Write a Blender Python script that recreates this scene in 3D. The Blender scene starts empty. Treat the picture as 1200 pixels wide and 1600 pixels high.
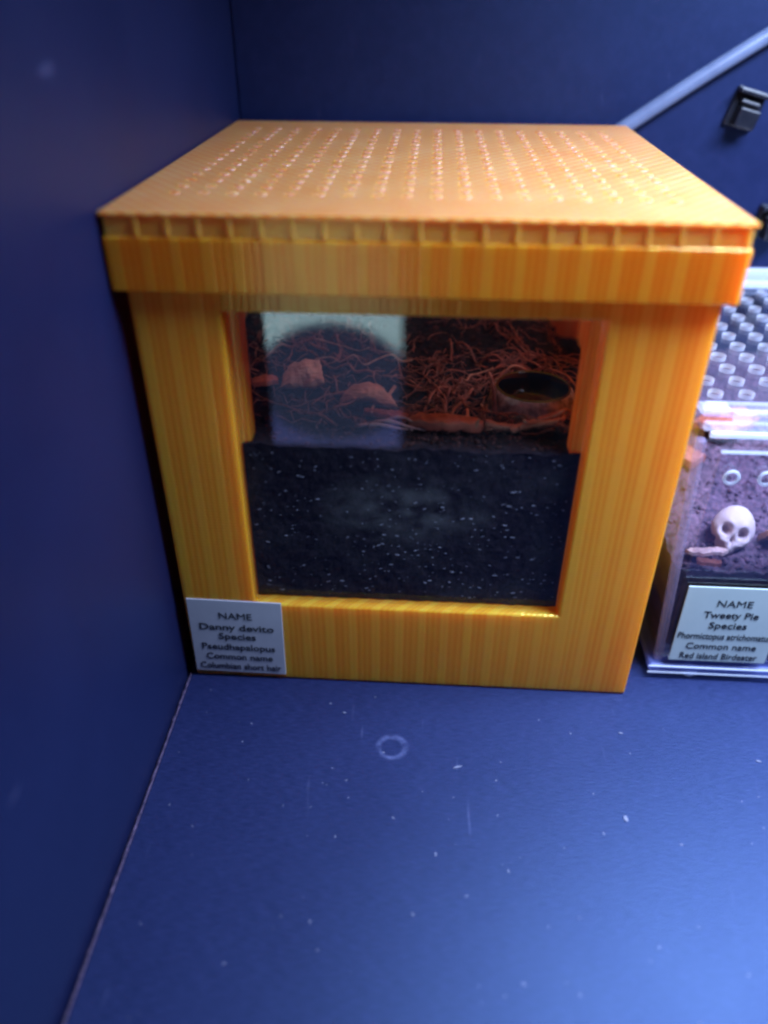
import bpy, bmesh, math, random
from mathutils import Vector, Matrix, noise
R = math.radians
rnd = random.Random(7)
sc = bpy.context.scene
COL = sc.collection

# ------------------------------------------------------------------ camera
cam_d = bpy.data.cameras.new('camera'); cam = bpy.data.objects.new('camera', cam_d); COL.objects.link(cam)
cam_d.sensor_fit = 'HORIZONTAL'; cam_d.sensor_width = 36.0; cam_d.lens = 36.0 * 1211.0 / 1200.0
cam_d.clip_start = 0.005; cam_d.clip_end = 50.0
def cam_matrix(loc, pitch, yaw, roll):
    f = Vector((math.sin(yaw) * math.cos(pitch), math.cos(yaw) * math.cos(pitch), -math.sin(pitch)))
    r = Vector((math.cos(yaw), -math.sin(yaw), 0)); u = r.cross(f)
    r2 = r * math.cos(roll) + u * math.sin(roll); u2 = u * math.cos(roll) - r * math.sin(roll)
    m = Matrix((r2, u2, -f)).transposed().to_4x4(); m.translation = loc
    return m
cam.matrix_world = cam_matrix(Vector((.0023, -.2047, .2156)), .5932, -.0566, .0052)
cam_d.dof.use_dof = True; cam_d.dof.focus_distance = .27; cam_d.dof.aperture_fstop = 5.6
sc.camera = cam

# ------------------------------------------------------------------ world, lamps, exposure
w = bpy.data.worlds.new('World'); sc.world = w; w.use_nodes = True
bg = w.node_tree.nodes['Background']; bg.inputs[0].default_value = (.45, .52, 1.0, 1); bg.inputs[1].default_value = .058

def area(name, loc, target, sx, sy, power, color):
    d = bpy.data.lights.new(name, 'AREA'); d.shape = 'RECTANGLE'; d.size = sx; d.size_y = sy
    d.energy = power; d.color = color
    o = bpy.data.objects.new(name, d); COL.objects.link(o); o.location = loc
    o.rotation_euler = (Vector(target) - Vector(loc)).to_track_quat('-Z', 'Y').to_euler()
    return o
# LED strip under the shelf above, to the right
led = area('led_strip', (.215, -.018, .36), (.205, .0, 0), .20, .09, 5.8, (.54, .68, 1.0)); led.data.spread = R(140)
# added lamp, low and to the left, standing in for the room the pane mirrors
room = area('room_reflection_lamp', (-.133, -.62, -.13), (-.133, 0, -.13), .214, .27, .187, (1, 1, 1))
def paint_room_reflection(d):
    """paints the pane reflection into the lamp: bright top, dark round shape, dimmer blue below"""
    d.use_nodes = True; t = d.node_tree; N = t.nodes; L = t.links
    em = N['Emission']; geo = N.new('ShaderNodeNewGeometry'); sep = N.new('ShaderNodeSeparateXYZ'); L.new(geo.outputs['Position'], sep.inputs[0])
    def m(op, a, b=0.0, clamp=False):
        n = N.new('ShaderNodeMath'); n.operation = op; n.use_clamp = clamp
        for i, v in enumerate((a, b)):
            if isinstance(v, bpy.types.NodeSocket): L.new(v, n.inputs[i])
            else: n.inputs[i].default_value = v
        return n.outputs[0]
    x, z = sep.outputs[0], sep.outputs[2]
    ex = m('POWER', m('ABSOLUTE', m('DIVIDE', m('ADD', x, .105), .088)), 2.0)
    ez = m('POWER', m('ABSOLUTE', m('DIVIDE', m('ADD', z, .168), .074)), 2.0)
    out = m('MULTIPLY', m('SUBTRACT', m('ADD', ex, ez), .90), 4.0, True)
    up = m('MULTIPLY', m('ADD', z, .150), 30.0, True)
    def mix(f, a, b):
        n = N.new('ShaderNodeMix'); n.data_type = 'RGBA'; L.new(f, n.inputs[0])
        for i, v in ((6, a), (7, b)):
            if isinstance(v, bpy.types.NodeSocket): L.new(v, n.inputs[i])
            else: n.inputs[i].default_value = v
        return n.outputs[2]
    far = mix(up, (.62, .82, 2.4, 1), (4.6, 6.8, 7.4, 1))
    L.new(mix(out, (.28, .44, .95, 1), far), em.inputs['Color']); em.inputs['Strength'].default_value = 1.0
paint_room_reflection(room.data)

sc.view_settings.view_transform = 'Standard'; sc.view_settings.look = 'None'
sc.view_settings.exposure = 0.0; sc.view_settings.gamma = 1.0
sc.render.engine = 'CYCLES'
sc.cycles.use_denoising = True
sc.cycles.max_bounces = 10; sc.cycles.diffuse_bounces = 5; sc.cycles.glossy_bounces = 3
sc.cycles.use_adaptive_sampling = True; sc.cycles.adaptive_threshold = .025
sc.cycles.transmission_bounces = 10; sc.cycles.transparent_max_bounces = 20
sc.cycles.caustics_reflective = False; sc.cycles.caustics_refractive = False
sc.cycles.sample_clamp_indirect = 4.0
sc.cycles.pixel_filter_type = 'BLACKMAN_HARRIS'; sc.cycles.filter_width = 2.6

# ------------------------------------------------------------------ helpers
def thing(name, label, cat, loc=(0, 0, 0), group=None):
    o = bpy.data.objects.new(name, None); COL.objects.link(o); o.location = loc
    o.empty_display_size = .01
    o['label'] = label; o['category'] = cat
    if group: o['group'] = group
    return o
def tag(o, label, cat=None, group=None, kind=None):
    o['label'] = label
    if cat: o['category'] = cat
    if group: o['group'] = group
    if kind: o['kind'] = kind
    return o
def link(name, me, mat, parent=None):
    o = bpy.data.objects.new(name, me); COL.objects.link(o)
    if mat:
        if isinstance(mat, (list, tuple)):
            for m in mat: me.materials.append(m)
        elif not me.materials: me.materials.append(mat)
    if parent:
        o.parent = parent; o.matrix_parent_inverse = Matrix.Translation(-parent.location)
    return o
def from_bm(name, bm, mat, parent=None, smooth=False):
    me = bpy.data.meshes.new(name); bmesh.ops.recalc_face_normals(bm, faces=bm.faces[:]); bm.to_mesh(me); bm.free()
    if smooth:
        for p in me.polygons: p.use_smooth = True
    return link(name, me, mat, parent)
def box_bm(bm, x0, x1, y0, y1, z0, z1, bev=0, seg=2):
    r = bmesh.ops.create_cube(bm, size=1)
    vs = r['verts']
    for v in vs:
        v.co = Vector(((x0 + x1) / 2 + v.co.x * (x1 - x0), (y0 + y1) / 2 + v.co.y * (y1 - y0), (z0 + z1) / 2 + v.co.z * (z1 - z0)))
    if bev:
        es = list({e for v in vs for e in v.link_edges})
        bmesh.ops.bevel(bm, geom=es, offset=bev, segments=seg, affect='EDGES', profile=.5)
    return bm
def box(name, x0, x1, y0, y1, z0, z1, mat, parent=None, bev=0):
    return from_bm(name, box_bm(bmesh.new(), x0, x1, y0, y1, z0, z1, bev), mat, parent)
def nz(x, y, z, s, o=0): return noise.noise(Vector((x * s + o, y * s + o * .7, z * s - o)))
def fbm(x, y, z, s, oct=4, o=0):
    return sum(nz(x, y, z, s * 2 ** k, o + 3.1 * k) / 1.9 ** k for k in range(oct))
def tube(bm, pts, rads, seg=7):
    """a tapered tube through pts"""
    rings = []; n = len(pts)
    ref = Vector((.13, .31, .94)).normalized()
    for i, p in enumerate(pts):
        t = (pts[min(i + 1, n - 1)] - pts[max(i - 1, 0)]).normalized()
        a = t.cross(ref)
        if a.length < .05: a = t.cross(Vector((1, 0, 0)))
        a.normalize(); b = t.cross(a)
        rings.append([bm.verts.new(p + (a * math.cos(k * 2 * math.pi / seg) + b * math.sin(k * 2 * math.pi / seg)) * rads[i]) for k in range(seg)])
    for i in range(n - 1):
        for k in range(seg):
            bm.faces.new((rings[i][k], rings[i][(k + 1) % seg], rings[i + 1][(k + 1) % seg], rings[i + 1][k]))
    bm.faces.new(rings[0]); bm.faces.new(rings[-1][::-1])
def lathe(bm, prof, cx, cy, seg=48, wob=None):
    rings = []
    for (r, z) in prof:
        ring = []
        for k in range(seg):
            a = 2 * math.pi * k / seg; rr = r + (wob(a, r, z) if wob else 0)
            ring.append(bm.verts.new((cx + rr * math.cos(a), cy + rr * math.sin(a), z)))
        rings.append(ring)
    for i in range(len(rings) - 1):
        for k in range(seg):
            bm.faces.new((rings[i][k], rings[i][(k + 1) % seg], rings[i + 1][(k + 1) % seg], rings[i + 1][k]))
    return rings
def evaluated(o):
    dg = bpy.context.evaluated_depsgraph_get(); dg.update()
    return bpy.data.meshes.new_from_object(o.evaluated_get(dg))

# ------------------------------------------------------------------ materials
class NT:
    def __init__(s, name):
        s.m = bpy.data.materials.new(name); s.m.use_nodes = True; s.t = s.m.node_tree
        s.t.nodes.clear(); s.out = s.t.nodes.new('ShaderNodeOutputMaterial')
    def n(s, typ, ins=None, **kw):
        nd = s.t.nodes.new('ShaderNode' + typ)
        for k, v in kw.items(): setattr(nd, k, v)
        for k, v in (ins or {}).items():
            sock = nd.inputs[k]
            if isinstance(v, bpy.types.NodeSocket): s.t.links.new(v, sock)
            else: sock.default_value = v
        return nd
    def coord(s, scale=(1, 1, 1), rot=(0, 0, 0), loc=(0, 0, 0)):
        tc = s.n('TexCoord'); mp = s.n('Mapping', {'Vector': tc.outputs['Object'], 'Scale': scale, 'Rotation': rot, 'Location': loc})
        return mp.outputs[0]
    def noise(s, v, scale, detail=4, rough=.55):
        return s.n('TexNoise', {'Vector': v, 'Scale': scale, 'Detail': detail, 'Roughness': rough}).outputs['Fac']
    def ramp(s, fac, stops):
        r = s.n('ValToRGB', {'Fac': fac}); e = r.color_ramp.elements
        while len(e) < len(stops): e.new(.5)
        for el, (p, c) in zip(e, stops): el.position = p; el.color = (*c, 1)
        return r.outputs[0]
    def math(s, op, a, b=0.0, c=0.0, clamp=False):
        m = s.n('Math', {0: a, 1: b, 2: c}, operation=op); m.use_clamp = clamp; return m.outputs[0]
    def mix(s, f, a, b, blend='MIX'):
        m = s.n('Mix', data_type='RGBA', blend_type=blend)
        for i, v in ((0, f), (6, a), (7, b)):
            if isinstance(v, bpy.types.NodeSocket): s.t.links.new(v, m.inputs[i])
            else: m.inputs[i].default_value = v
        return m.outputs[2]
    def bump(s, h, strength, dist, normal=None):
        d = {'Height': h, 'Strength': strength, 'Distance': dist}
        if normal: d['Normal'] = normal
        return s.n('Bump', d).outputs[0]
    def done(s, sh):
        s.t.links.new(sh, s.out.inputs[0]); return s.m

def mat_panel(name, worn):
    t = NT(name); v = t.coord()
    grain = t.noise(t.coord((1, 9, 1), (0, 0, R(-6))), 260, 5, .7)
    mott = t.noise(v, 22, 4)
    col = t.mix(mott, (.0036, .0052, .027, 1), (.0062, .0085, .040, 1))
    col = t.mix(t.math('MULTIPLY', t.math('SUBTRACT', grain, .42, clamp=True), 1.4 if worn else .4), col, (.03, .035, .12, 1))
    scr = t.noise(t.coord((1.0, .10, .3), (0.3, 0, .9)), 420, 2, .5)
    scr = t.math('SUBTRACT', scr, .70); scr = t.math('MULTIPLY', scr, 8.0, clamp=True)
    patch = t.math('MULTIPLY', t.math('SUBTRACT', t.noise(v, 9, 2), .50), 6.0, clamp=True)
    col = t.mix(t.math('MULTIPLY', t.math('MULTIPLY', scr, patch), .22), col, (.20, .22, .42, 1))
    if worn:   # ring left by a wet cup foot, and a faint arc of a scrape
        tc = t.n('TexCoord').outputs['Object']
        for cx, cy, rx, ry, wd, amt in ((-.0044, -.0293, .0048, .0046, .26, .30), (-.0047, -.0296, .0041, .0040, .20, .16)):
            mp = t.n('Mapping', {'Vector': tc, 'Location': (-cx / rx, -cy / ry, 0), 'Scale': (1 / rx, 1 / ry, 0)}).outputs[0]
            ln = t.n('VectorMath', {0: mp}, operation='LENGTH').outputs['Value']
            d = t.math('ABSOLUTE', t.math('SUBTRACT', ln, 1.0))
            band = t.math('SUBTRACT', 1.0, t.math('DIVIDE', d, wd), clamp=True)
            band = t.math('MULTIPLY', band, t.math('MULTIPLY', t.math('SUBTRACT', t.noise(v, 260, 4, .7), .33, clamp=True), 2.6))
            col = t.mix(t.math('MULTIPLY', band, amt * 2), col, (.10, .115, .24, 1))
    b = t.bump(grain, .22 if worn else .05, .0006)
    rough = t.math('MULTIPLY_ADD', mott, .12, .40)
    p = t.n('BsdfPrincipled', {'Base Color': col, 'Roughness': rough, 'Normal': b, 'Specular IOR Level': .56, 'Specular Tint': (.32, .54, 1, 1)})
    return t.done(p.outputs[0])
M_shelf = mat_panel('shelf_melamine', True)
M_wall = mat_panel('panel_melamine', False)

def mat_print(name, stripe=True, diag=False, pale=False, rough=.15, deep=False):
    """translucent orange filament: infill stripes seen through the skin, fine layer lines"""
    t = NT(name); v = t.coord()
    lay = t.n('TexWave', {'Vector': t.coord(), 'Scale': 2 * math.pi / 20 / .0011, 'Distortion': 1.2, 'Detail': 2.0, 'Detail Scale': 3.0}, wave_type='BANDS', bands_direction='Z').outputs['Fac']
    h = lay
    if stripe:
        wob = t.n('VectorMath', {0: t.coord(), 1: t.n('VectorMath', {0: t.n('TexNoise', {'Vector': t.coord((1, 1, .05)), 'Scale': 60.0, 'Detail': 2.0}).outputs['Color'], 1: (.0016, .0016, 0)}, operation='MULTIPLY').outputs[0]}, operation='ADD').outputs[0]
        def bands(v, d): return t.n('TexWave', {'Vector': v, 'Scale': 2 * math.pi / 20 / d}, wave_type='BANDS', bands_direction='X', wave_profile='SIN').outputs['Fac']
        rt = t.n('Mapping', {'Vector': wob, 'Rotation': (0, 0, R(45)), 'Scale': (1.4142, 1.4142, 1)}).outputs[0]     # runs on x and on y alike
        b1 = bands(rt, .00815); b2 = bands(rt, .002038)
        n1 = t.noise(t.coord((1, 1, .012)), 420, 3, .6); n2 = t.noise(t.coord((1, 1, .3)), 30, 3)
        s = t.math('MULTIPLY_ADD', t.math('POWER', b1, 3.0), .22, t.math('MULTIPLY_ADD', b2, .16, t.math('MULTIPLY_ADD', n1, .26, t.math('MULTIPLY', n2, .50))))
        lo, hi = .37, .63
    elif diag:
        wv = t.n('TexWave', {'Vector': t.coord((1, 1, 1), (0, 0, R(40))), 'Scale': 88.0, 'Distortion': .6, 'Detail': 1.0}, wave_type='BANDS')
        wv2 = t.n('TexWave', {'Vector': t.coord((1, 1, 1), (0, 0, R(-40))), 'Scale': 88.0, 'Distortion': .6, 'Detail': 1.0}, wave_type='BANDS')
        fine = t.n('TexWave', {'Vector': t.coord((1, 1, 1), (0, 0, R(45))), 'Scale': 420.0, 'Distortion': 1.0, 'Detail': 1.0}, wave_type='BANDS')
        s = t.math('MULTIPLY_ADD', wv.outputs['Fac'], .3, t.math('MULTIPLY_ADD', wv2.outputs['Fac'], .2, t.math('MULTIPLY', t.noise(v, 60, 3), .5)))
        h = t.math('MULTIPLY_ADD', fine.outputs['Fac'], .35, t.math('MULTIPLY_ADD', wv.outputs['Fac'], .4, t.math('MULTIPLY', wv2.outputs['Fac'], .25))); lo, hi = .33, .70
    else:
        s = t.noise(t.coord((1, 1, .05)), 90, 3); lo, hi = .35, .65
    c = t.ramp(s, [(lo, (.86, .325, .028)), ((lo + hi) / 2, (.92, .385, .036)), (hi, (.96, .455, .050))])
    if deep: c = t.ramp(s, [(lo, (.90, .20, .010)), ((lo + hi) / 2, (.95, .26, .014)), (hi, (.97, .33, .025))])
    if pale: c = t.ramp(s, [(lo, (.98, .38, .05)), (hi, (.99, .50, .10))])  # paler copy: light coming through the slab edge, put into the colour
    if diag: c = t.ramp(s, [(lo, (.96, .23, .05)), ((lo + hi) / 2, (.98, .30, .085)), (hi, (.99, .40, .15))])
    ct = t.ramp(s, [(lo, (.94, .34, .08)), (hi, (.98, .58, .20))])
    b = t.bump(h, .9 if diag else .35, .0004 if diag else .00015)
    if stripe: b = t.bump(s, .22, .0008, b)
    p = t.n('BsdfPrincipled', {'Base Color': c, 'Roughness': rough, 'Normal': b, 'IOR': 1.5, 'Specular IOR Level': .9, 'Specular Tint': (1, .80, .22, 1) if not diag else (1, .95, .9, 1),
             'Subsurface Weight': .75, 'Subsurface Radius': (1.0, .42, .05), 'Subsurface Scale': .013, 'Coat Weight': 0.0 if diag else .10, 'Coat Roughness': .14})
    tr = t.n('BsdfTranslucent', {'Color': ct, 'Normal': b})
    mx = t.n('MixShader', {0: .28 if diag else .35, 1: p.outputs[0], 2: tr.outputs[0]})
    return t.done(mx.outputs[0])
M_print = mat_print('orange_filament')
M_print_top = mat_print('orange_filament_top', stripe=False, diag=True, rough=.40)
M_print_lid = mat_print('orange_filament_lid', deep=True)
M_print_lit = mat_print('orange_filament_lit', stripe=False, pale=True)

def mat_clear(name, tint, gl=1.0, rough=.02, haze=0.0):
    t = NT(name)
    fc = t.n('LayerWeight', {'Blend': .5}).outputs['Facing']
    fr = t.math('MULTIPLY_ADD', t.math('POWER', fc, 5.0), .9, .05)
    fac = t.math('MULTIPLY', fr, gl, clamp=True)
    tr = t.n('BsdfTransparent', {'Color': (*tint, 1)}); g = t.n('BsdfGlossy', {'Roughness': rough, 'Color': (1, 1, 1, 1)})
    mx = t.n('MixShader', {0: fac, 1: tr.outputs[0], 2: g.outputs[0]}).outputs[0]
    if haze:
        sm = t.noise(t.coord(), 60, 4)
        sm = t.math('MULTIPLY', t.math('SUBTRACT', sm, .45, clamp=True), haze)
        if name == 'window_acrylic':      # breath of condensation low on the pane
            ln = t.n('VectorMath', {0: t.coord((1 / .032, 0, 1 / .016), loc=(.002 / .032, 0, -.076 / .016))}, operation='LENGTH').outputs['Value']
            cl = t.math('MULTIPLY', t.math('SUBTRACT', 1.0, ln, clamp=True), t.math('SUBTRACT', t.noise(t.coord((1, 1, 1.6)), 130, 5), .38, clamp=True))
            sm = t.math('ADD', sm, t.math('MULTIPLY', cl, .22))
        d = t.n('BsdfDiffuse', {'Color': (.8, .85, .9, 1)})
        mx = t.n('MixShader', {0: sm, 1: mx, 2: d.outputs[0]}).outputs[0]
    return t.done(mx)
M_pane = mat_clear('window_acrylic', (.97, .97, .98), .40, .03, .028)
M_clear = mat_clear('clear_acrylic', (.95, .96, 1.0), 1.2, .05, .03)
def mat_simple(name, c0, c1, scale, rough=.6, bump=.3, bd=.0005, spec=.4, detail=5):
    t = NT(name); f = t.noise(t.coord(), scale, detail, .6)
    col = t.ramp(f, [(.35, c0), (.68, c1)])
    p = t.n('BsdfPrincipled', {'Base Color': col, 'Roughness': rough, 'Normal': t.bump(f, bump, bd), 'Specular IOR Level': spec})
    return t.done(p.outputs[0])
def mat_frost(name, clear, c):
    t = NT(name)
    d = t.n('BsdfPrincipled', {'Base Color': (*c, 1), 'Roughness': .25})
    tr = t.n('BsdfTranslucent', {'Color': (*c, 1)}); tp = t.n('BsdfTransparent')
    m1 = t.n('MixShader', {0: .5, 1: d.outputs[0], 2: tr.outputs[0]})
    m2 = t.n('MixShader', {0: clear, 1: m1.outputs[0], 2: tp.outputs[0]})
    return t.done(m2.outputs[0])
M_frost = mat_frost('cut_acrylic_edge', .35, (.75, .82, .95))
M_post = mat_frost('moulded_acrylic', .72, (.70, .62, .95))
M_hinge = mat_frost('hinge_acrylic', .74, (.72, .80, 1.0))
M_tray = mat_frost('tray_acrylic', .55, (.25, .32, .85))
M_soil = mat_simple('peat', (.004, .0035, .006), (.020, .015, .020), 420, .9, .8, .0012, .12)
M_coir = mat_simple('dark_coir', (.012, .007, .007), (.10, .045, .04), 300, .9, .8, .0012, .15)
M_soil2 = mat_simple('coir', (.030, .017, .027), (.155, .08, .11), 380, .85, .8, .0012)
M_speck = mat_simple('perlite', (.07, .08, .12), (.34, .34, .42), 300, .5)
M_root = mat_simple('root', (.11, .035, .024), (.38, .14, .095), 260, .6, .4)
M_cork = mat_simple('cork', (.36, .17, .10), (.70, .40, .26), 160, .75, .6, .001)
M_redbark = mat_simple('red_bark', (.22, .05, .03), (.50, .15, .09), 130, .6, .6, .001)
M_palefibre = mat_simple('pale_fibre', (.45, .25, .22), (.75, .5, .45), 200, .6)
M_dish = mat_simple('black_glaze', (.003, .003, .005), (.006, .006, .009), 60, .10, .03, .0003, .3)
M_grit = mat_simple('grey_grit', (.10, .09, .085), (.62, .60, .56), 330, .8, .9, .001)
M_water = mat_clear('water', (.5, .48, .45), .7, .01)
M_paper = mat_simple('card_lilac_light', (.40, .41, .48), (.45, .46, .53), 90, .55, .05, .0002)  # white card, the lilac light on it mixed into the colour
M_paper2 = mat_simple('card_blue_light', (.46, .56, .58), (.50, .60, .62), 90, .55, .05, .0002)  # white card as well, with the blue light mixed into its colour
M_ink = mat_simple('ink', (.008, .008, .012), (.015, .015, .02), 200, .6, 0)
M_cable = mat_simple('blue_grey_sheath', (.09, .115, .19), (.115, .145, .23), 90, .35, .1)
M_black = mat_simple('black_plastic', (.006, .007, .012), (.012, .013, .02), 120, .28, .1)
M_skull = mat_simple('resin_bone', (.50, .36, .36), (.70, .54, .52), 170, .6, .4, .0006)
M_strip = mat_simple('worn_edge', (.02, .015, .045), (.11, .07, .14), 500, .7, .5)
M_fleck = mat_simple('fleck', (.08, .09, .15), (.20, .21, .30), 300, .6)

# ------------------------------------------------------------------ the setting: shelf, walls
XW, YB, YF = -.0838, .172, -.174
def struct(o): o['kind'] = 'structure'; return o
struct(box('shelf', -.0820, .60, YF, .1715, -.018, 0, M_shelf, bev=.0004))
struct(box('wall_left', XW - .018, XW, -.180, .1900, -.018, .46, M_wall, bev=.0004))
struct(box('wall_back', XW + .0004, .60, YB, .190, -.018, .46, M_wall, bev=.0004))
# chipped edge of the shelf board along the left wall
bm = bmesh.new(); y = YF + .001; prev = None
while y < .17:
    z = -.0009 + .0006 * nz(y, 0, 0, 400); xx = -.0830 + .0005 * nz(0, y, 0, 260)
    cur = [bm.verts.new((XW + .0001, y, -.004)), bm.verts.new((XW + .0001, y, z - .0006)), bm.verts.new((xx - .0001, y, z + .0003)), bm.verts.new((-.0824 + .0003 * nz(y, 3, 0, 300), y, .0002 + .0002 * nz(y, 9, 0, 500))), bm.verts.new((-.08202, y, .0001)), bm.verts.new((-.08202, y, -.004))]
    if prev:
        for k in range(6): bm.faces.new((prev[k], prev[(k + 1) % 6], cur[(k + 1) % 6], cur[k]))
    prev = cur; y += .0012
struct(from_bm('edge_strip', bm, M_strip))

# ------------------------------------------------------------------ orange printed terrarium
TOP = .1684; LX = .0828; LY0, LY1 = -.0028, .1632
HB = .1622                     # underside of the slab, top of the skirt
ter = thing('terrarium', 'orange translucent printed cube terrarium with perforated lid and front window', 'terrarium', (0, .08, 0))
def cutter(x0, x1, y0, y1, z0, z1): return box('cut', x0, x1, y0, y1, z0, z1, None)
WX0, WX1, WZ0, WZ1 = -.0545, .0511, .0366, .1418
body = box('body_source', -.08, .08, 0, .1604, 0.0004, .1615, None)
cuts = [cutter(-.0745, .0745, .014, .155, .004, .3), cutter(WX0, WX1, -.01, .006, WZ0, WZ1), cutter(WX0 + .0030, WX1 - .0034, .003, .03, WZ0, WZ1)]
for c in cuts:
    m = body.modifiers.new('b', 'BOOLEAN'); m.operation = 'DIFFERENCE'; m.object = c; m.solver = 'EXACT'
bv = body.modifiers.new('bev', 'BEVEL'); bv.width = .0007; bv.segments = 2; bv.limit_method = 'ANGLE'; bv.angle_limit = R(40)
me = evaluated(body)
for o in cuts + [body]: bpy.data.objects.remove(o)
me.materials.clear(); link('body', me, M_print, ter)
box('window_pane', WX0 + .0002, WX1 - .0002, .0028, .0044, WZ0 + .0002, WZ1 - .0002, M_pane, ter)

def perforated(bm, x0, x1, y0, y1, z0, z1, xs, ys, r, rim=0.0, seg=12, wallmat=0):
    """slab with a grid of real round holes, pitch from xs / ys"""
    px, py = xs[1] - xs[0], ys[1] - ys[0]
    gx0, gx1, gy0, gy1 = xs[0] - px / 2, xs[-1] + px / 2, ys[0] - py / 2, ys[-1] + py / 2
    def q(pts): bm.faces.new([bm.verts.new(p) for p in pts])
    for z, sgn in ((z1, 1), (z0, -1)):
        for a in ((x0, gx0, y0, y1), (gx1, x1, y0, y1), (gx0, gx1, y0, gy0), (gx0, gx1, gy1, y1)):
            q([(a[0], a[2], z), (a[1], a[2], z), (a[1], a[3], z), (a[0], a[3], z)])
    for p, n in (((x0, y0), (x1, y0)), ((x1, y0), (x1, y1)), ((x1, y1), (x0, y1)), ((x0, y1), (x0, y0))):
        q([(*p, z0), (*n, z0), (*n, z1), (*p, z1)])
    for cx in xs:
        for cy in ys:
            outs = []; circ = []
            for k in range(seg):
                a = 2 * math.pi * (k + .5) / seg; c, s_ = math.cos(a), math.sin(a)
                m = min(px / 2 / max(abs(c), 1e-6), py / 2 / max(abs(s_), 1e-6)); outs.append((cx + c * m, cy + s_ * m)); circ.append((c, s_))
            cor = [(cx + px / 2, cy + py / 2), (cx - px / 2, cy + py / 2), (cx - px / 2, cy - py / 2), (cx + px / 2, cy - py / 2)]
            def ringv(rad, z): return [bm.verts.new((cx + c * rad, cy + s_ * rad, z)) for c, s_ in circ]
            jr = r * rnd.uniform(.93, 1.07)
            tr = ringv(jr + (.0003 if rim else 0), z1); tin = ringv(jr, z1 + rim * rnd.uniform(.85, 1.15)) if rim else tr
            bo = ringv(jr, z0)
            for z, inner in ((z1, tr), (z0, bo)):
                ov = [bm.verts.new((*p, z)) for p in outs]
                for k in range(seg):
                    k2 = (k + 1) % seg
                    a0, a1 = 2 * math.pi * (k + .5) / seg, 2 * math.pi * (k + 1.5) / seg
                    extra = None
                    for ci, ca in enumerate((math.atan2(py, px), math.pi - math.atan2(py, px), math.pi + math.atan2(py, px), 2 * math.pi - math.atan2(py, px))):
                        if a0 < ca < a1: extra = bm.verts.new((*cor[ci], z))
                    vs = [inner[k], ov[k]] + ([extra] if extra else []) + [ov[k2], inner[k2]]
                    bm.faces.new(vs)
            for k in range(seg):
                k2 = (k + 1) % seg
                if rim: bm.faces.new((tr[k], tin[k], tin[k2], tr[k2]))
                f = bm.faces.new((tin[k], bo[k], bo[k2], tin[k2])); f.material_index = wallmat
    return bm
hx = [-.0693 + .0081 * i for i in range(18)]; hy = [.0203 + .00858 * i for i in range(15)]
PL = .0008                     # thickness of the top skin
bm = perforated(bmesh.new(), -LX, LX, LY0, LY1, TOP - PL, TOP, hx, hy, .0016, .00036, 16)
bmesh.ops.remove_doubles(bm, verts=bm.verts[:], dist=1e-6)
lid = from_bm('lid', bm, M_print_top, ter)
# skirt of the lid
def frame_bm(xo, yo0, yo1, xi, yi0, yi1, z0, z1):
    bm = bmesh.new()
    O = [(-xo, yo0), (xo, yo0), (xo, yo1), (-xo, yo1)]; I = [(-xi, yi0), (xi, yi0), (xi, yi1), (-xi, yi1)]
    v = {(n, k, z): bm.verts.new((*p, z)) for n, P in (('o', O), ('i', I)) for k, p in enumerate(P) for z in (z0, z1)}
    for k in range(4):
        j = (k + 1) % 4
        bm.faces.new((v['o', k, z0], v['o', j, z0], v['o', j, z1], v['o', k, z1]))
        bm.faces.new((v['i', k, z0], v['i', j, z0], v['i', j, z1], v['i', k, z1]))
        for z in (z0, z1): bm.faces.new((v['o', k, z], v['o', j, z], v['i', j, z], v['i', k, z]))
    return bm
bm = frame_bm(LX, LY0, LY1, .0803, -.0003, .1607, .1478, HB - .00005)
bmesh.ops.bevel(bm, geom=bm.edges[:], offset=.0003, segments=1, affect='EDGES')
def sub(o, par): o.parent = par; o.matrix_parent_inverse = par.matrix_world.inverted(); return o
bpy.context.view_layer.update()
def child(o, par):
    o.parent = par; o.matrix_parent_inverse = Matrix.Translation(-ter.location) if par is not ter else Matrix.Translation(-ter.location)
    o.matrix_parent_inverse = Matrix.Translation(-Vector((0, .08, 0)))
    return o
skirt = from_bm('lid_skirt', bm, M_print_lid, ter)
from_bm('lid_core', frame_bm(LX - .0007, LY0 + .0007, LY1 - .0007, .0745, .0060, .1545, HB, TOP - PL - .00005), M_print_lit, ter)
# ribs round the edge of the slab and the thin bead along its upper and lower edge: pieces of the lid
ribm = bpy.data.meshes.new('rib'); b2 = box_bm(bmesh.new(), -.0007, .0007, -.0006, .0001, HB + .0001, TOP - .0009, .0002, 1); b2.to_mesh(ribm); b2.free(); ribm.materials.append(M_print_lit)
ribs = [(-.0737 + .00815 * i, LY0 + .0007, 0) for i in range(20)]
ribs += [(LX - .0007, .0055 + .00815 * i, 90) for i in range(19)] + [(-LX + .0007, .0055 + .00815 * i, -90) for i in range(19)]
for x, yy, a in ribs:
    o = bpy.data.objects.new('rib', ribm); COL.objects.link(o); o.parent = lid
    o.matrix_parent_inverse = Matrix.Identity(4)
    o.location = (x, yy, 0); o.rotation_euler = (0, 0, R(a))

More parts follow.
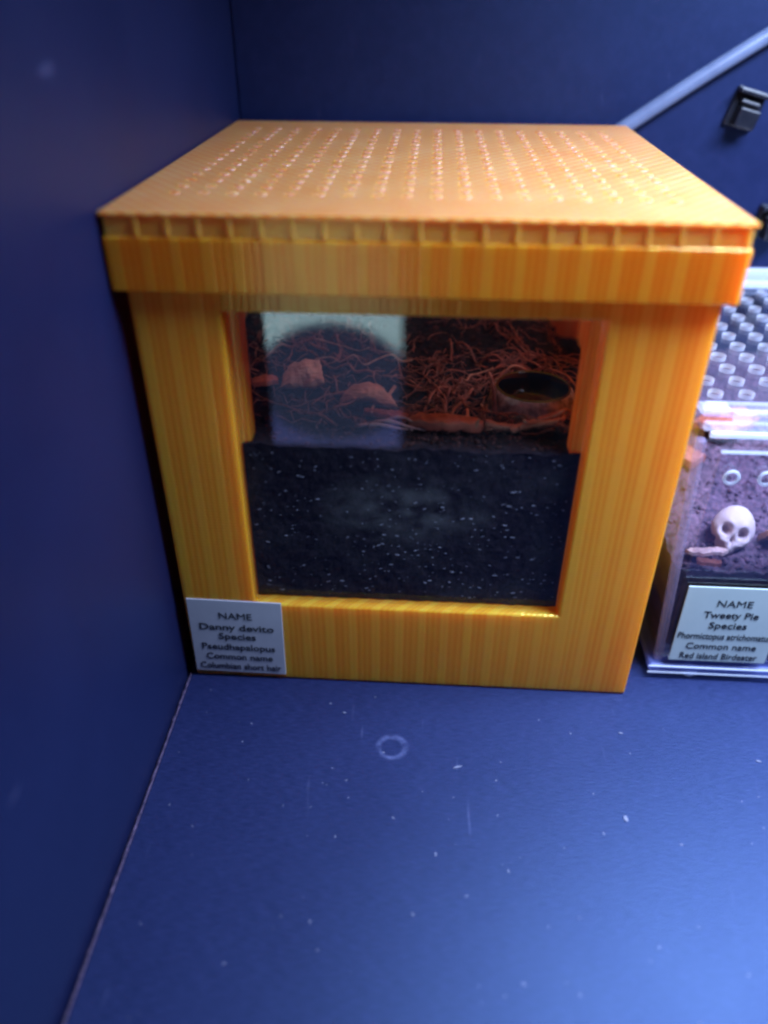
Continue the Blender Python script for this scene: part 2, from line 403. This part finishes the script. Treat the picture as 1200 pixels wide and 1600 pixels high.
# ------------------------------------------------------------------ inside the terrarium
def soil_h(x, y):
    h = .0975 + .0022 * fbm(x, y, 0, 55, 4, 2) + .0012 * fbm(x, y, 0, 260, 3, 5)
    b = max(0, min(1, (y - .045) / .08)); h += b * .004 * (1 - max(0, min(1, (x - .045) / .02)))
    d = max(0, min(1, (x - .050) / .014)) * max(0, min(1, (y - .075) / .03)); h -= .020 * d
    if y < .0155: h = .0977 + .0012 * nz(x, y, 0, 240) + .0009 * nz(x, 0, 0, 70)
    return h
def soil_mesh():
    bm = bmesh.new()
    rows = [(.0047, WX0 + .0005, WX1 - .0005), (.0058, WX0 + .0005, WX1 - .0005), (.00581, WX0 + .0035, WX1 - .0038), (.0142, WX0 + .0035, WX1 - .0038), (.01421, -.074, .074)]
    yy = .0156
    while yy < .1545: rows.append((yy, -.074, .074)); yy += .0014
    nx = 106; g = []
    for y, a, b in rows: g.append([bm.verts.new((a + (b - a) * i / nx, y, soil_h(a + (b - a) * i / nx, y))) for i in range(nx + 1)])
    for j in range(len(g) - 1):
        for i in range(nx): bm.faces.new((g[j][i], g[j][i + 1], g[j + 1][i + 1], g[j + 1][i]))
    # the face pressed against the pane
    prev = g[0]; nzr = 44
    for k in range(1, nzr + 1):
        row = []
        for i in range(nx + 1):
            x = g[0][i].co.x; zt = g[0][i].co.z; z = zt + (WZ0 + .0003 - zt) * k / nzr
            row.append(bm.verts.new((x, .0048 + .00035 * fbm(x, 0, z, 240, 3), z)))
        for i in range(nx): bm.faces.new((prev[i + 1], prev[i], row[i], row[i + 1]))
        prev = row
    # side and back skirts
    for edge in ([r[0] for r in g], [r[-1] for r in g], g[-1]):
        lo = [bm.verts.new((v.co.x, v.co.y, .0375)) for v in edge]
        for i in range(len(edge) - 1): bm.faces.new((edge[i], edge[i + 1], lo[i + 1], lo[i]))
    return bm
soil = from_bm('soil', soil_mesh(), M_soil); tag(soil, 'dark damp soil filling the orange terrarium behind its window', None, None, 'stuff')
# pale grit specks in the soil against the pane
bm = bmesh.new()
for i in range(420):
    x = rnd.uniform(WX0 + .002, WX1 - .002); z = rnd.uniform(.039, .0965); 
    if nz(x, 0, z, 60) < -.25 and rnd.random() < .6: continue
    s = rnd.choice((.00013, .00017, .00022, .0003)) ; y = .0048 + .00035 * fbm(x, 0, z, 240, 3)
    r = bmesh.ops.create_icosphere(bm, subdivisions=1, radius=s)
    M = Matrix.Translation((x, y - s * .15, z)) @ Matrix.Rotation(rnd.uniform(-.5, .3), 4, 'Y') @ Matrix.Diagonal((rnd.uniform(1.2, 3.4), .5, rnd.uniform(.45, .75), 1))
    bmesh.ops.transform(bm, matrix=M, verts=r['verts'])
o = from_bm('grit', bm, M_speck); o['kind'] = 'stuff'; o.parent = soil
# loose crumbs of soil on the surface
bm = bmesh.new()
for i in range(1000):
    x = rnd.uniform(-.072, .072); yy = rnd.uniform(.016, .152); s = rnd.uniform(.0005, .0020)
    if i > 700: x = rnd.uniform(-.049, .045); yy = rnd.uniform(.0068, .0175); s = rnd.uniform(.0003, .0008)
    r = bmesh.ops.create_icosphere(bm, subdivisions=1, radius=s)
    for v in r['verts']: v.co *= 1 + .45 * nz(v.co.x + x * 50, v.co.y, v.co.z, 900)
    bmesh.ops.translate(bm, verts=r['verts'], vec=(x, yy, soil_h(x, yy) + s * .2))
o = from_bm('crumb', bm, M_coir, soil, True); o['kind'] = 'stuff'

# mat of fine fibres over the soil
bm = bmesh.new()
for i in range(420):
    x, yy = rnd.uniform(-.068, .062), rnd.uniform(.0165, .12)
    if i % 2: x, yy = rnd.uniform(.0, .062), rnd.uniform(.0165, .075)
    a = rnd.uniform(0, 6.3); P = []
    for k in range(rnd.randint(4, 7)):
        if (x - .0388) ** 2 + (yy - .0385) ** 2 < .0146 ** 2: break
        P.append(Vector((x, yy, soil_h(x, yy) + rnd.uniform(.0002, .0035))))
        st = rnd.uniform(.0015, .004); a += rnd.uniform(-.5, .5); x = max(-.072, min(.07, x + st * math.cos(a))); yy = max(.0162, yy + st * math.sin(a))
    if len(P) > 2: tube(bm, P, [rnd.uniform(.00012, .00028)] * len(P), 4)
FIBRES = bm
# water dish
dx, dy = .0388, .0385
dish = thing('water_dish', 'round black water dish with gritty grey outside on the terrarium soil', 'water dish', (dx, dy, .094))
bm = bmesh.new(); lathe(bm, [(0.0001, .0965), (.0085, .0966), (.0104, .098), (.0112, .1020), (.0116, .1047), (.0121, .1052), (.0126, .1048)], dx, dy, 56)
from_bm('bowl', bm, M_dish, dish, True)
bm = bmesh.new(); lathe(bm, [(.0126, .1047), (.0139, .1030), (.0147, .0995), (.0150, .0955), (.0148, .0935)], dx, dy, 90, lambda a, r, z: .0009 * nz(math.cos(a) * 4, math.sin(a) * 4, z * 400, 1.7) * (1 if z < .1045 else 0))
from_bm('gritty_side', bm, M_grit, dish, True)
bm = bmesh.new(); lathe(bm, [(.0001, .1008), (.0109, .1008)], dx, dy, 48)
from_bm('water', bm, M_water, dish, True)

# roots
ROOT_LABEL = 'thin reddish root strand tangled on the soil inside the orange terrarium'
def root(pts, r0, mat, label=ROOT_LABEL, group='root strands on the terrarium soil', name='root', cat='root'):
    P = []
    n = len(pts)
    for i in range(n - 1):       # catmull-rom
        p0, p1, p2, p3 = (Vector(pts[max(i - 1, 0)]), Vector(pts[i]), Vector(pts[i + 1]), Vector(pts[min(i + 2, n - 1)]))
        for k in range(5):
            u = k / 5
            P.append(.5 * ((2 * p1) + (p2 - p0) * u + (2 * p0 - 5 * p1 + 4 * p2 - p3) * u * u + (3 * p1 - p0 - 3 * p2 + p3) * u ** 3))
    P.append(Vector(pts[-1])); m = len(P)
    rad = [r0 * (1 - .6 * i / m) * (1 + .3 * nz(i, 0, 0, .7, r0 * 9e3)) for i in range(m)]
    bm = bmesh.new(); tube(bm, P, rad, 7)
    o = from_bm(name, bm, mat, None, True); tag(o, label, cat, group); return o
def soilpt(x, y, up): return (x, y, soil_h(x, y) + up)
for i in range(80):
    if i < 50:
        a = rnd.uniform(0, 2 * math.pi); rr = rnd.uniform(.015, .03); x = dx + rr * math.cos(a) - .004; yy = dy + rr * math.sin(a) * .9
        if yy < .016: yy = rnd.uniform(.0165, .024)
        a += math.pi / 2 * rnd.choice((-1, 1)) + rnd.uniform(-.5, .5)
    else:
        x, yy = rnd.uniform(-.062, .05), rnd.uniform(.018, .09); a = rnd.uniform(0, 6.3)
    pts = []
    for k in range(rnd.randint(5, 10)):
        if (x - dx) ** 2 + (yy - dy) ** 2 < .0142 ** 2: break
        pts.append(soilpt(x, yy, rnd.uniform(.0003, .0048)))
        st = rnd.uniform(.003, .0065); a += rnd.uniform(-.6, .6)
        x = max(-.07, min(.066, x + st * math.cos(a))); yy = max(.0162, min(.15, yy + st * math.sin(a)))
    if len(pts) >= 3: root(pts, rnd.uniform(.00022, .0007), M_root if i % 6 else M_cork)
# the thick root along the front of the dish
root([(.022, .0185, .1005), (.030, .0180, .0995), (.038, .0182, .1010), (.046, .0200, .1020), (.0475, .023, .1015)], .0015, M_cork,
     'thickest pale orange root lying in front of the black water dish', None, 'root')
root([(.030, .0165, .0990), (.036, .0185, .1010), (.043, .0205, .1030), (.0475, .0225, .1045)], .0012, M_cork,
     'orange root slanting up across the front of the water dish', None, 'root')
root([(.026, .030, .0985), (.0255, .033, .1035), (.0245, .036, .1075), (.0235, .0385, .1095)], .0010, M_root,
     'reddish root rising upright left of the black water dish', None, 'root')
o = from_bm('fibre_mat', FIBRES, M_root, soil, True); o['kind'] = 'stuff'
for i in range(3):
    o0 = -.019 + .004 * i
    root([(o0, .017 + .002 * i, .0990), (o0 + .006, .0165 + .001 * i, .1000 + .001 * i), (o0 + .013, .0163, .0990 + .0005 * i), (o0 + .018, .0162, .0985)], .0007 - .0001 * i, M_palefibre,
         'pale pink wood fibre lying low behind the window, left of the red bark', 'pale fibres behind the pane', 'fibre', 'fibre')

def shell(name, cx, cy, cz, lx, ly, arch, thick, rz, rx, mat, label, cat='bark', seed=0, jag=.22):
    """arched slab of bark with a ragged outline and ridged surface"""
    bm = bmesh.new(); n, m = 22, 14; top = []; bot = []
    for i in range(n + 1):
        rt = []; rb = []
        for j in range(m + 1):
            u, v = i / n * 2 - 1, j / m * 2 - 1
            k = 1 - jag * abs(fbm(u * .9, seed, 0, 1.6, 2)) - .25 * u * u
            x = u * lx / 2 * (1 + jag * .5 * nz(v, seed, 0, 2.1)); yy = v * ly / 2 * k
            z = arch * (1 - v * v) * (1 - .4 * u * u) + .0006 * fbm(x, yy, seed, 420, 3) + .0004 * nz(x * .25, yy, seed, 1100)
            rt.append(bm.verts.new((x, yy, z + thick / 2))); rb.append(bm.verts.new((x, yy, z - thick / 2)))
        top.append(rt); bot.append(rb)
    for i in range(n):
        for j in range(m):
            bm.faces.new((top[i][j], top[i + 1][j], top[i + 1][j + 1], top[i][j + 1])); bm.faces.new((bot[i][j], bot[i][j + 1], bot[i + 1][j + 1], bot[i + 1][j]))
    for i in range(n):
        for j in (0, m): bm.faces.new((top[i][j], top[i + 1][j], bot[i + 1][j], bot[i][j]))
    for j in range(m):
        for i in (0, n): bm.faces.new((top[i][j], top[i][j + 1], bot[i][j + 1], bot[i][j]))
    o = from_bm(name, bm, mat, None, False); o.location = (cx, cy, cz); o.rotation_euler = (R(rx), 0, R(rz))
    return tag(o, label, cat)
def chunk(name, outline, loc, rx, rz, dome, thick, mat, label, seed=0):
    """broken piece of bark: ragged outline, domed ridged face, real thickness"""
    pts = []
    n0 = len(outline)
    for i in range(n0):
        a_, b_ = Vector(outline[i]), Vector(outline[(i + 1) % n0])
        for k in range(5): pts.append(a_.lerp(b_, k / 5))
    c = sum(pts, Vector((0, 0))) / len(pts); bm = bmesh.new(); n = len(pts); RN = 9
    def ring(f, back):
        r = []
        for i, p in enumerate(pts):
            q_ = c + (p - c) * f
            if f == 1: q_ += Vector((nz(i, seed, 0, .9), nz(i, seed, 5, .9))) * .0007
            d = dome * (1 - f * f) ** .7 + .0011 * fbm(q_.x, q_.y * .5, seed, 300, 4) + .0005 * nz(q_.x * .2, q_.y, seed, 1500)
            r.append(bm.verts.new((q_.x, -d + (thick if back else 0), q_.y)))
        return r
    for back in (False, True):
        rr = [ring(1 - k / RN, back) for k in range(RN)]
        for k in range(RN - 1):
            for i in range(n): bm.faces.new((rr[k][i], rr[k][(i + 1) % n], rr[k + 1][(i + 1) % n], rr[k + 1][i]))
        bm.faces.new(rr[-1])
        if not back: first = rr[0]
        else:
            for i in range(n): bm.faces.new((first[i], first[(i + 1) % n], rr[0][(i + 1) % n], rr[0][i]))
    o = from_bm(name, bm, mat, None, False); o.location = loc; o.rotation_euler = (R(rx), 0, R(rz)); return tag(o, label, 'bark')
chunk('cork_bark', [(-.0080, -.0045), (-.0066, -.0002), (-.0040, .0034), (.0000, .0046), (.0062, .0048), (.0070, .0010), (.0074, -.0036), (.0030, -.0050), (-.0020, -.0042)], (-.0405, .044, .1045), -38, 10, .0020, .0030, M_cork,
      'blunt pale cork bark piece at the left, behind the mirrored light in the window', 1)
chunk('cork_bark', [(-.0095, -.0046), (-.0085, -.0010), (-.0052, .0024), (-.0005, .0036), (.0042, .0022), (.0076, -.0008), (.0100, -.0040), (.0070, -.0048), (.0030, -.0034), (-.0010, -.0030), (-.0050, -.0044)], (-.0165, .033, .1035), -36, -6, .0026, .0022, M_cork,
      'arched pointed cork bark piece with a dark hollow beneath it', 4)
shell('bark_chip', -.0545, .046, .1000, .0090, .0075, .0015, .0016, 20, -12, M_redbark, 'small red bark chip at the far left behind the window', seed=7)
shell('bark_slab', .0095, .0195, .0995, .0220, .0095, .0018, .0025, -4, -14, M_redbark, 'flat red bark slab left of the black water dish', seed=9, jag=.3)
shell('bark_chip', -.010, .0245, .0995, .0150, .0040, .0010, .0013, -12, -10, M_redbark, 'narrow red bark splinter in front of the hollow cork bark', seed=12)

# ------------------------------------------------------------------ name cards
def text_mesh(s, size, bold=0.0):
    c = bpy.data.curves.new('text', 'FONT'); c.body = s; c.size = size; c.align_x = 'CENTER'; c.extrude = .00004; c.offset = bold; c.resolution_u = 3
    o = bpy.data.objects.new('t', c); COL.objects.link(o); me = evaluated(o); bpy.data.objects.remove(o); return me
def card(name, label, x0, x1, z0, z1, yf, yb, lines, tilt=0, paper=M_paper):
    root_ = thing(name, label, 'name card', ((x0 + x1) / 2, yb, z0))
    W_, H_ = x1 - x0, z1 - z0
    bm = box_bm(bmesh.new(), -W_ / 2, W_ / 2, yf - yb, 0, 0, H_, .00008, 1)
    p = bpy.data.meshes.new('card'); bm.to_mesh(p); bm.free(); p.materials.append(paper)
    o = bpy.data.objects.new('card', p); COL.objects.link(o); o.parent = root_
    for s, zf, wf, bold in lines:
        me = text_mesh(s, .0042, bold); xs = [v.co.x for v in me.vertices]; wd = max(xs) - min(xs); sx = wf * W_ / wd
        t = bpy.data.objects.new('text_line', me); me.materials.clear(); me.materials.append(M_ink); COL.objects.link(t); t.parent = root_
        t.location = (0, yf - yb - .00006, H_ * zf); t.rotation_euler = (R(90), 0, 0); t.scale = (sx, 1, 1)
    root_.rotation_euler = (0, R(tilt), 0)
    return root_
card('name_card', 'white name card with lilac light put into its colour, on the lower left corner of the orange terrarium', -.0793, -.0457, .0030, .0378, -.0006, -.0002,
     [('NAME', .755, .35, .0), ('Danny devito', .60, .80, .00005), ('Species', .475, .40, .00004), ('Pseudhapalopus', .325, .80, .00003), ('Common name', .185, .73, .00003), ('Columbian short hair', .045, .90, .00003)], .8)

# ------------------------------------------------------------------ clear acrylic terrarium
AX0, AX1, AY0, AY1, AZ = .0925, .1930, .0125, .166, .107
acr = thing('acrylic_terrarium', 'clear acrylic terrarium with perforated lid beside the orange one', 'terrarium', (.14, .09, 0))
def draft(x, z): return x - .0058 * z / AZ if x < .14 else x + .0058 * z / AZ
def dbox(name, x0, x1, y0, y1, z0, z1, mat, par, bev=.0004):
    bm = box_bm(bmesh.new(), x0, x1, y0, y1, z0, z1, bev, 2)
    for v in bm.verts: v.co.x = draft(v.co.x, v.co.z)
    return from_bm(name, bm, mat, par)
dbox('front_panel', AX0 + .0021, AX1 - .0021, AY0, AY0 + .002, .0065, .1000, M_clear, acr)
dbox('back_panel', AX0 + .0021, AX1 - .0021, AY1 - .002, AY1, .0065, .1040, M_clear, acr)
dbox('side_panel', AX0, AX0 + .002, AY0, AY1, .0065, .1040, M_clear, acr)
dbox('side_panel', AX1 - .002, AX1, AY0, AY1, .0065, .1040, M_clear, acr)
dbox('corner_post', AX0 + .0003, AX0 + .0032, AY0 - .0006, AY0 + .003, .0066, .1000, M_post, acr, .0006)
dbox('base_rim', AX0 - .0022, AX1 + .0022, AY0 - .0030, AY1 + .002, .0030, .0064, M_tray, acr, .0012)
dbox('rim_edge', AX0 - .0026, AX1 + .0026, AY0 - .0036, AY0 - .0031, .0029, .0036, M_frost, acr, .0002)
dbox('rim_edge', AX0 - .0026, AX1 + .0026, AY0 - .0036, AY0 - .0031, .0060, .0066, M_frost, acr, .0002)
for x, yy in ((.1062, AY0 + .0005), (.1790, AY0 + .0005), (.1062, .155), (.1790, .155)):
    bm = bmesh.new(); lathe(bm, [(.0001, .0003), (.0026, .0003), (.0032, .0012), (.0033, .0029), (.0001, .0029)], x, yy, 20)
    from_bm('foot', bm, M_frost, acr, True)
# lid: perforated plate, raised back rim, hinge bars along the front
bm = perforated(bmesh.new(), .0868, .1985, .0235, .1440, .1064, .1080, [.0965 + .01 * i for i in range(10)], [.0315 + .0104 * i for i in range(11)], .0025, 0, 20, 1)
bmesh.ops.remove_doubles(bm, verts=bm.verts[:], dist=1e-6)
lid2 = from_bm('lid', bm, None, acr); lid2.data.materials.append(M_clear); lid2.data.materials.append(M_frost)
hs = [(.0868, .1985, .1441, .1475, .1062, .1092, M_frost), (.0868, .1985, .1478, .1590, .1050, .1080, M_clear), (.0868, .1985, .1592, .1625, .1050, .1105, M_frost), (.0868, .1985, .1626, .1680, .1040, .1070, M_clear),
      (.0905, .1985, .0206, .0232, .1060, .1088, M_hinge), (.0895, .1985, .0182, .0203, .1052, .1076, M_post), (.0980, .1985, .0150, .0178, .1050, .1082, M_hinge),
      (.0885, .1985, .0120, .0148, .1035, .1060, M_hinge), (.0872, .0960, .0150, .0205, .1078, .1098, M_hinge), (.0900, .1985, .0102, .0118, .1020, .1040, M_frost)]
for x0, x1, y0, y1, z0, z1, m_ in hs: box('hinge_bar' if y0 < .05 else 'lid_rim', x0, x1, y0, y1, z0, z1, m_, acr, .0005)
for x in (.112, .140, .168):
    bm = bmesh.new(); tube(bm, [Vector((x - .009, .0135, .1072)), Vector((x + .009, .0135, .1072))], [.0016, .0016], 14); from_bm('hinge_knuckle', bm, M_clear, acr, True)
# door panel on the front with two rows of air holes
door = box('door', .0950, .1905, AY0 - .0016, AY0 - .0002, .0105, .0965, M_clear, acr, .0003)
box('door_edge', .0950, .1905, AY0 - .0019, AY0 - .0003, .0966, .0972, M_frost, acr)
for i in range(8):
    x = .1000 + .0108 * i
    bm = bmesh.new(); prof = [(.0018, AY0 - .0022), (.0026, AY0 - .0024), (.0027, AY0 - .0017), (.0018, AY0 - .0017), (.0018, AY0 - .0022)]
    rings = lathe(bm, [(r, yv) for r, yv in prof], 0, 0, 22)
    for v in bm.verts: v.co = Vector((x + v.co.x, v.co.z, .0882 + v.co.y))
    from_bm('air_hole', bm, M_frost, acr, True)

# soil, skull, bark inside
def soil2_h(x, y): return .0475 + .0022 * fbm(x, y, 0, 70, 4, 8) + .0015 * fbm(x, y, 0, 300, 3, 1) + max(0, y - .028) * .16
bm = bmesh.new(); nx, ny = 70, 90; g = []
ax0, ax1, ay0, ay1 = .0925, .1915, AY0 + .0022, AY1 - .0022
for j in range(ny + 1):
    yy = ay0 + (ay1 - ay0) * j / ny
    g.append([bm.verts.new((ax0 + (ax1 - ax0) * i / nx, yy, soil2_h(ax0 + (ax1 - ax0) * i / nx, yy))) for i in range(nx + 1)])
for j in range(ny):
    for i in range(nx): bm.faces.new((g[j][i], g[j][i + 1], g[j + 1][i + 1], g[j + 1][i]))
for edge in (g[0], g[-1], [r[0] for r in g], [r[-1] for r in g]):
    lo = [bm.verts.new((v.co.x + (.0022 if v.co.x < .093 else 0), v.co.y, .0067)) for v in edge]
    for i in range(len(edge) - 1): bm.faces.new((edge[i], edge[i + 1], lo[i + 1], lo[i]))
soil2 = from_bm('soil', bm, M_soil2); tag(soil2, 'loose brown soil inside the clear acrylic terrarium', None, None, 'stuff')
bm = bmesh.new()
for i in range(700):
    x = rnd.uniform(.095, .150); yy = rnd.uniform(.016, .16); s = rnd.uniform(.0003, .0012)
    r = bmesh.ops.create_icosphere(bm, subdivisions=1, radius=s)
    for v in r['verts']: v.co *= 1 + .45 * nz(v.co.x + x * 50, v.co.y, v.co.z, 900)
    bmesh.ops.translate(bm, verts=r['verts'], vec=(x, yy, soil2_h(x, yy) + s * .2))
o = from_bm('crumb', bm, M_soil2, soil2, True); o['kind'] = 'stuff'

def skull_mesh():
    bm = bmesh.new(); bmesh.ops.create_icosphere(bm, subdivisions=5, radius=1)
    def g2(a, b, s): return math.exp(-(a * a + b * b) / (s * s))
    for v in bm.verts:
        x, y, z = v.co                       # face looks to -y
        front = max(0, -y) ** .6
        wx = 1.0 if z > .1 else 1 - .16 * (.1 - z) / .4 if z > -.3 else .84 - .26 * min(1, (-.3 - z) / .3)
        X = x * wx * .86; Y = y * (.95 if y > 0 else .80); Z = z
        if z < -.3: X = max(-.46, min(.46, X * (1 + .35 * (-.3 - z)))); Y -= .14 * front
        sgn = 1 if x > 0 else -1
        Y -= .20 * front * g2(abs(x) - .55, z + .20, .20)          # cheekbone
        X += sgn * .14 * front * g2(abs(x) - .66, z + .18, .20)
        Y -= .13 * front * g2((abs(x) - .34) * .7, z - .36, .16)    # brow
        Y -= .16 * front * g2(x * .7, z + .66, .26)                # upper jaw
        e = math.exp(-(((abs(x) - .37) / .185) ** 2 + ((z - .08) / .20) ** 2) ** 2)
        Y += .50 * front * e
        Y += .30 * front * g2(x * 1.6, (z + .28) * .9, .13)
        Y += .20 * front * g2((abs(x) - .60) * .8, z + .55, .15)
        if abs(z + .74) < .03 and abs(x) < .4: Y += .06 * front
        if z < -.6 and abs(x) < .45: Y += .035 * front * math.sin(x * 42)
        v.co = Vector((X, Y, Z))
        v.co += v.normal * .012 * fbm(x, y, z, 5, 3)
    return bm
sk = from_bm('skull', skull_mesh(), M_skull, None, True); sk.location = (.1157, .0325, .0522); sk.scale = (.0088, .0088, .0100); sk.rotation_euler = (R(-28), R(8), R(-20))
tag(sk, 'small bone coloured toy skull on the soil in the clear terrarium', 'skull')
# a second pale ornament cut by the frame
shell('bark_chip', .104, .0215, .0510, .0140, .0040, .0006, .0012, 6, -10, M_palefibre, 'pale pink bark sliver left of the toy skull', seed=21)
shell('bark_chip', .1035, .0165, .0500, .0080, .0035, .0006, .0012, -14, -15, M_redbark, 'small reddish bark chip in front of the toy skull, by the corner post', seed=22)
shell('bark_slab', .131, .100, .0625, .026, .020, .003, .003, 35, -4, M_redbark, 'broad red bark slab on the soil behind the toy skull', seed=23)
shell('bark_slab', .1080, .078, .0580, .016, .012, .003, .003, -40, -4, M_redbark, 'shorter red bark slab at the left side of the clear terrarium', seed=25)
shell('bark_chip', .1290, .030, .0530, .0060, .012, .001, .002, 10, -50, M_cork, 'pale cork chip right of the toy skull at the picture edge', seed=27)

card('name_card', 'white name card with blue light put into its colour, on the front of the clear acrylic terrarium', .0963, .1312, .0095, .0445, AY0 - .0029, AY0 - .0025,
     [('NAME', .755, .35, .0), ('Tweety Pie', .605, .55, .00005), ('Species', .465, .38, .00004), ('Phormictopus atrichomatus', .315, .95, .00003), ('Common name', .175, .72, .00003), ('Red island Birdeater', .035, .80, .00003)], 0, M_paper2)

# ------------------------------------------------------------------ cable and clips on the back wall
bm = bmesh.new(); P = []
for i in range(40):
    f = i / 39; x = .060 + f * .16; z = .1506 + (x - .060) * .662 + .0015 * math.sin(f * 5)
    P.append(Vector((x, YB - .0043, z)))
tube(bm, P, [.0031] * 40, 18)
tag(from_bm('cable', bm, M_cable, None, True), 'thick pale cable running diagonally up the back wall', 'cable')
def clip(x, z, s, rz, label):
    r_ = thing('cable_clip', label, 'cable clip', (x, YB, z))
    def pb(n, a): 
        o = box_bm(bmesh.new(), *[q_ * s for q_ in a], .0006 * s, 2); me = bpy.data.meshes.new(n); o.to_mesh(me); o.free(); me.materials.append(M_black)
        ob = bpy.data.objects.new(n, me); COL.objects.link(ob); ob.parent = r_
    pb('base', (-.0065, .0065, -.0022, -.0001, -.0075, .0075))
    pb('top_flange', (-.0065, .0065, -.0062, -.0023, .0052, .0072))
    pb('strap', (-.0042, .0042, -.0058, -.0023, .0015, .0032))
    pb('latch', (-.0040, .0048, -.0085, -.0023, -.0068, .0005))
    r_.rotation_euler = (0, R(rz), 0)
clip(.1330, .1745, 1.0, 14, 'black plastic cable clip on the back wall under the cable')
clip(.1565, .1290, 1.0, 0, 'black plastic clip at the right edge, low on the back wall')

# ------------------------------------------------------------------ crumbs on the shelf
def fleck(x, y, lx, ly, rz, label):
    bm = bmesh.new(); n = 7; ring = [(math.cos(2 * math.pi * k / n) * lx / 2 * rnd.uniform(.7, 1.1), math.sin(2 * math.pi * k / n) * ly / 2 * rnd.uniform(.7, 1.1)) for k in range(n)]
    lo = [bm.verts.new((a, b, 0)) for a, b in ring]; hi = [bm.verts.new((a * .9, b * .9, .00025)) for a, b in ring]
    bm.faces.new(lo[::-1]); bm.faces.new(hi)
    for k in range(n): bm.faces.new((lo[k], lo[(k + 1) % n], hi[(k + 1) % n], hi[k]))
    o = from_bm('fleck', bm, M_fleck); o.location = (x, y, .0001); o.rotation_euler = (0, 0, R(rz)); tag(o, label, 'fleck', 'pale flecks on the shelf')
fleck(-.0223, -.0153, .0018, .0006, 0, 'tiny white fleck on the shelf just above the faint ring')
fleck(.0178, -.0363, .0036, .0008, 18, 'thin pale sliver on the shelf right of the faint ring')
fleck(.0702, -.0524, .0017, .0026, 8, 'pale square fleck on the shelf below the terrarium corner')
fleck(.0751, -.0184, .0018, .0007, -10, 'small pale fleck on the shelf near the terrarium corner')
fleck(.1193, -.0276, .0020, .0008, -12, 'pale fleck on the shelf in front of the clear terrarium')

# fine dust on the shelf: nobody could count it
bm = bmesh.new()
for i in range(150):
    x, yy = rnd.uniform(-.078, .16), rnd.uniform(-.165, -.006); s_ = rnd.uniform(.00008, .00026)
    r = bmesh.ops.create_icosphere(bm, subdivisions=1, radius=s_)
    bmesh.ops.transform(bm, matrix=Matrix.Translation((x, yy, .0001)) @ Matrix.Rotation(rnd.uniform(0, 3.1), 4, 'Z') @ Matrix.Diagonal((rnd.uniform(1, 3.2), 1, .4, 1)), verts=r['verts'])
tag(from_bm('dust', bm, M_fleck), 'fine pale dust scattered over the dark blue shelf', None, None, 'stuff')
